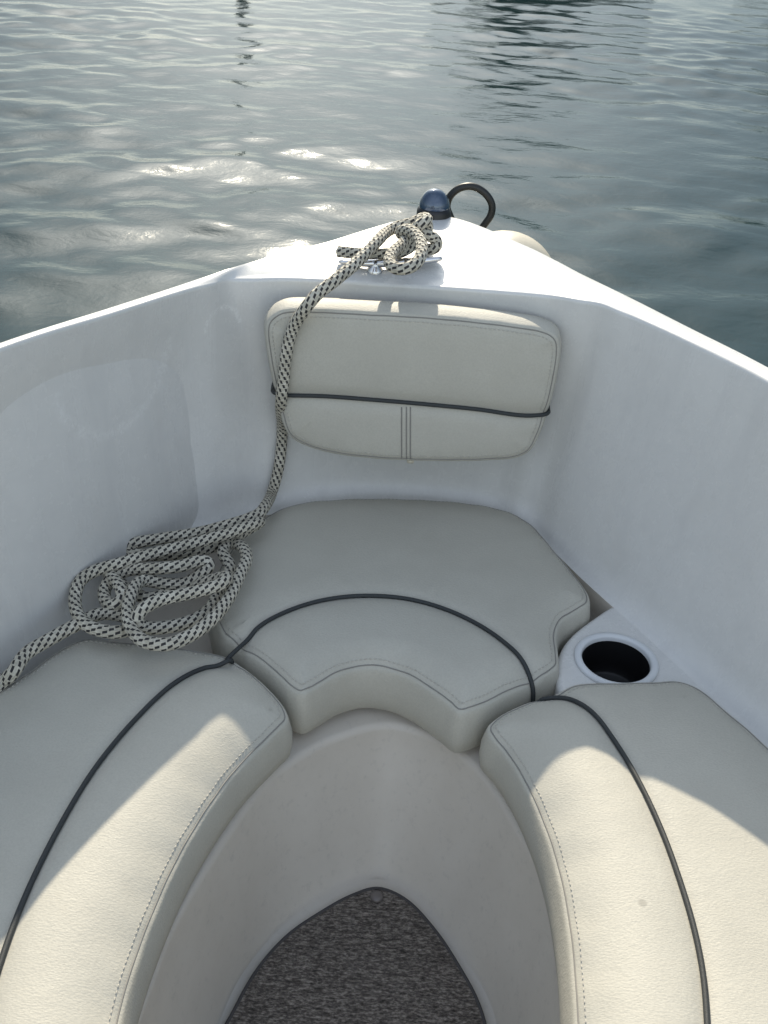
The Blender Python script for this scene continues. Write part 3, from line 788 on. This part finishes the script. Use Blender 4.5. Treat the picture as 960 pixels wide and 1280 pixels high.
# ------------------------------------------------------------------ bow fittings
def deckp(px, py, h=0): 
    p = at_z(px, py, .34+h)
    for _ in range(5):
        hit = bvh.ray_cast(Vector((p.x, p.y, 2)), Vector((0, 0, -1))); dz = hit[0].z if hit[0] else .345
        p = at_z(px, py, dz+h)
    return p
def deck_h(p):
    hit = bvh.ray_cast(Vector((p.x, p.y, 2)), Vector((0, 0, -1))); return hit[0].z if hit[0] else .345
# navigation light
pl = deckp(541, 281); rN = .0265
nl = child(lathe('bow_light', [(0, -.004), (rN+.002, -.004), (rN+.002, .004), (rN, .008), (rN, .022), (rN-.002, .027), (rN-.004, .028), (0, .028)], M_black, loc=tuple(pl)))
dm = lathe('lens_dome', [(rN-.004, .026)]+[((rN-.003)*math.cos(a), .029+.027*math.sin(a)) for a in np.linspace(0, 1.5, 12)]+[(0, .056)], M_dome, loc=tuple(pl)); dm.parent = nl
# black loop
pr = deckp(568, 276, .0); ringpts = []
for px, py, h in [(566, 283, .002), (560, 270, .018), (556, 258, .03), (560, 245, .046), (572, 235, .058), (588, 233, .060), (603, 241, .05), (612, 255, .036), (611, 268, .02), (604, 279, .006), (598, 287, -.008)]:
    ringpts.append(at_y(px, py, pl.y+.050))
child(tube('mooring_loop', crom([p+Vector((.0035, 0, 0)) for p in ringpts], ds=.004), .0058, M_rubber, seg=14))
# horn cleat
c0, c1 = deckp(424, 329, .013), deckp(552, 325, .013)
mid = (c0+c1)/2; dirc = (c1-c0).normalized(); Lh = (c1-c0).length/2
hp = [mid+dirc*Lh*t+Vector((0, 0, -.004*(1-abs(t)**2)+.002)) for t in np.linspace(-1, 1, 25)]
rad = [.0028+.0032*math.cos(t*math.pi/2)**.6 if abs(t) < 1 else .0026 for t in np.linspace(-1, 1, 25)]
cl = child(tube('cleat', hp, rad, M_steel, seg=12))
for s_ in (-.3, .3):
    q = mid+dirc*Lh*s_; dz = deck_h(q)
    st_ = lathe('cleat_foot', [(.011, -.002), (.011, .003), (.0065, .007), (.0055, .016), (.0065, q.z-dz-.003)], M_steel, loc=(q.x, q.y, dz), seg=24); st_.parent = cl

# fender on the starboard bow
fc = at_y(628, 359, 1.67); rf = .092
fd = empty('fender', (fc.x, fc.y, fc.z-rf)); tag(fd, 'cream rubber ball fender hanging over the side beside the bow point', 'fender')
prof = [(0, -rf)]+[(rf*math.cos(a), rf*math.sin(a)) for a in np.linspace(-1.4, 1.3, 22)]+[(.02, rf*.985), (.017, rf+.014), (.010, rf+.018), (0, rf+.018)]  # eye turned away from the boat
childof(lathe('fender_body', prof, M_fender, loc=tuple(fc), axis_up=(.6, .75, -.3)), fd)

# ------------------------------------------------------------------ mooring rope (one length)
RR = .0083
def zz(a, b, L): return limited(a*.375, 600+b*.375, .004+L*RR*1.55, RR*.95)
def kk(a, b, h): 
    p = deckp(400+a/3, 200+b/3, h); return p
path = []
knot = [(66, 343, .010), (110, 347, .010), (170, 352, .011), (240, 353, .012), (300, 347, .014), (345, 322, .018), (382, 290, .022), (408, 256, .032), (396, 230, .042), (372, 246, .046), (384, 272, .040),
        (412, 286, .034), (438, 300, .027), (440, 326, .019), (414, 338, .014), (370, 322, .016), (330, 292, .028), (300, 272, .042), (322, 260, .051), (356, 276, .053), (380, 315, .049), (377, 362, .043), (345, 400, .036), (298, 410, .032), (262, 390, .032), (268, 352, .036),
        (302, 322, .036), (330, 290, .039), (352, 262, .043), (380, 240, .053), (402, 224, .056), (382, 218, .050), (345, 238, .046), (300, 247, .041), (260, 264, .036)]
for a, b, h in knot: path.append(at_z(400+a/3, 200+b/3, .345+h+RR*.1))
for a, b, h in [(215, 305, .384), (165, 357, .376), (115, 404, .368), (70, 440, .361), (30, 472, .354)]: path.append(at_z(400+a/3, 200+b/3, h))
for a, b, h in [(399, 365, .347), (389, 376, .338)]: path.append(at_z(a, b, h))
for a, b in [(366, 410), (359, 440), (356, 470), (354, 500), (351, 535), (348, 565), (344, 590), (338, 612)]:
    off = RR*1.05+(.004 if b > 540 else 0)
    path.append(on_surface(a, b, off))
heap = [(885, 85, 1.5), (858, 116, 1.9), (760, 150, 2.0), (650, 178, 1.6), (520, 198, 1.4), (445, 212, 1.2), (424, 230, .6), (455, 245, .3), (560, 250, .2), (680, 232, .2), (760, 208, .4), (808, 222, 1.2), (822, 262, 1.7), (798, 320, 2),
        (765, 390, 2), (712, 460, 2), (640, 515, 2), (560, 548, 2), (485, 540, 2), (440, 500, 2), (426, 440, 2.1), (437, 385, 2.2), (475, 335, 1.7), (545, 345, 1), (620, 345, .9), (665, 315, 1.6), (704, 282, 2.4), (680, 268, 2.8), (600, 288, 2.8),
        (510, 296, 2.3), (430, 300, 1.3), (375, 325, .9), (347, 370, .6), (362, 412, .8), (398, 412, 1.3), (408, 375, 1.7), (385, 335, 1.5), (362, 312, .9), (400, 345, .2), (500, 395, .1), (600, 355, .2), (690, 338, 1.4), (757, 322, 3.0), (738, 346, 3.2),
        (640, 376, 3.2), (540, 398, 3.2), (478, 428, 3.1), (452, 465, 2.4), (485, 492, 1.2), (560, 490, .9), (650, 465, .8), (700, 430, .7), (735, 360, .6), (768, 290, .8), (742, 240, .9), (780, 195, .9), (835, 160, 1.0), (868, 140, 1.6), (845, 148, 2.4),
        (760, 178, 2.5), (640, 213, 2.4), (520, 243, 2.3), (400, 278, 2.1), (310, 305, 1.9), (268, 335, 1.7), (250, 395, 1.2), (262, 455, 1), (300, 490, 1.0), (370, 507, .9), (430, 500, .5), (425, 460, .2), (340, 445, .3), (250, 485, .8), (150, 540, .8), (85, 580, .6), (45, 640, .3)]
for a, b, L in heap: path.append(zz(a, b, L))
path += [at_z(4, 852, -.006), at_z(-28, 876, -.012), at_z(-62, 898, -.03), at_z(-80, 915, -.06)]        # tail tucked down behind the side cushion
P = crom(path, ds=.0045)
# soften kinks a little
for _ in range(3): P[1:-1] = P[1:-1]*.5+(P[:-2]+P[2:])*.25
rr = np.full(len(P), RR)
rope = tube('mooring_rope', P, rr, M_rope, seg=16)
tag(rope, 'cream rope with black flecks knotted on the bow cleat and heaped on the seat', 'rope')
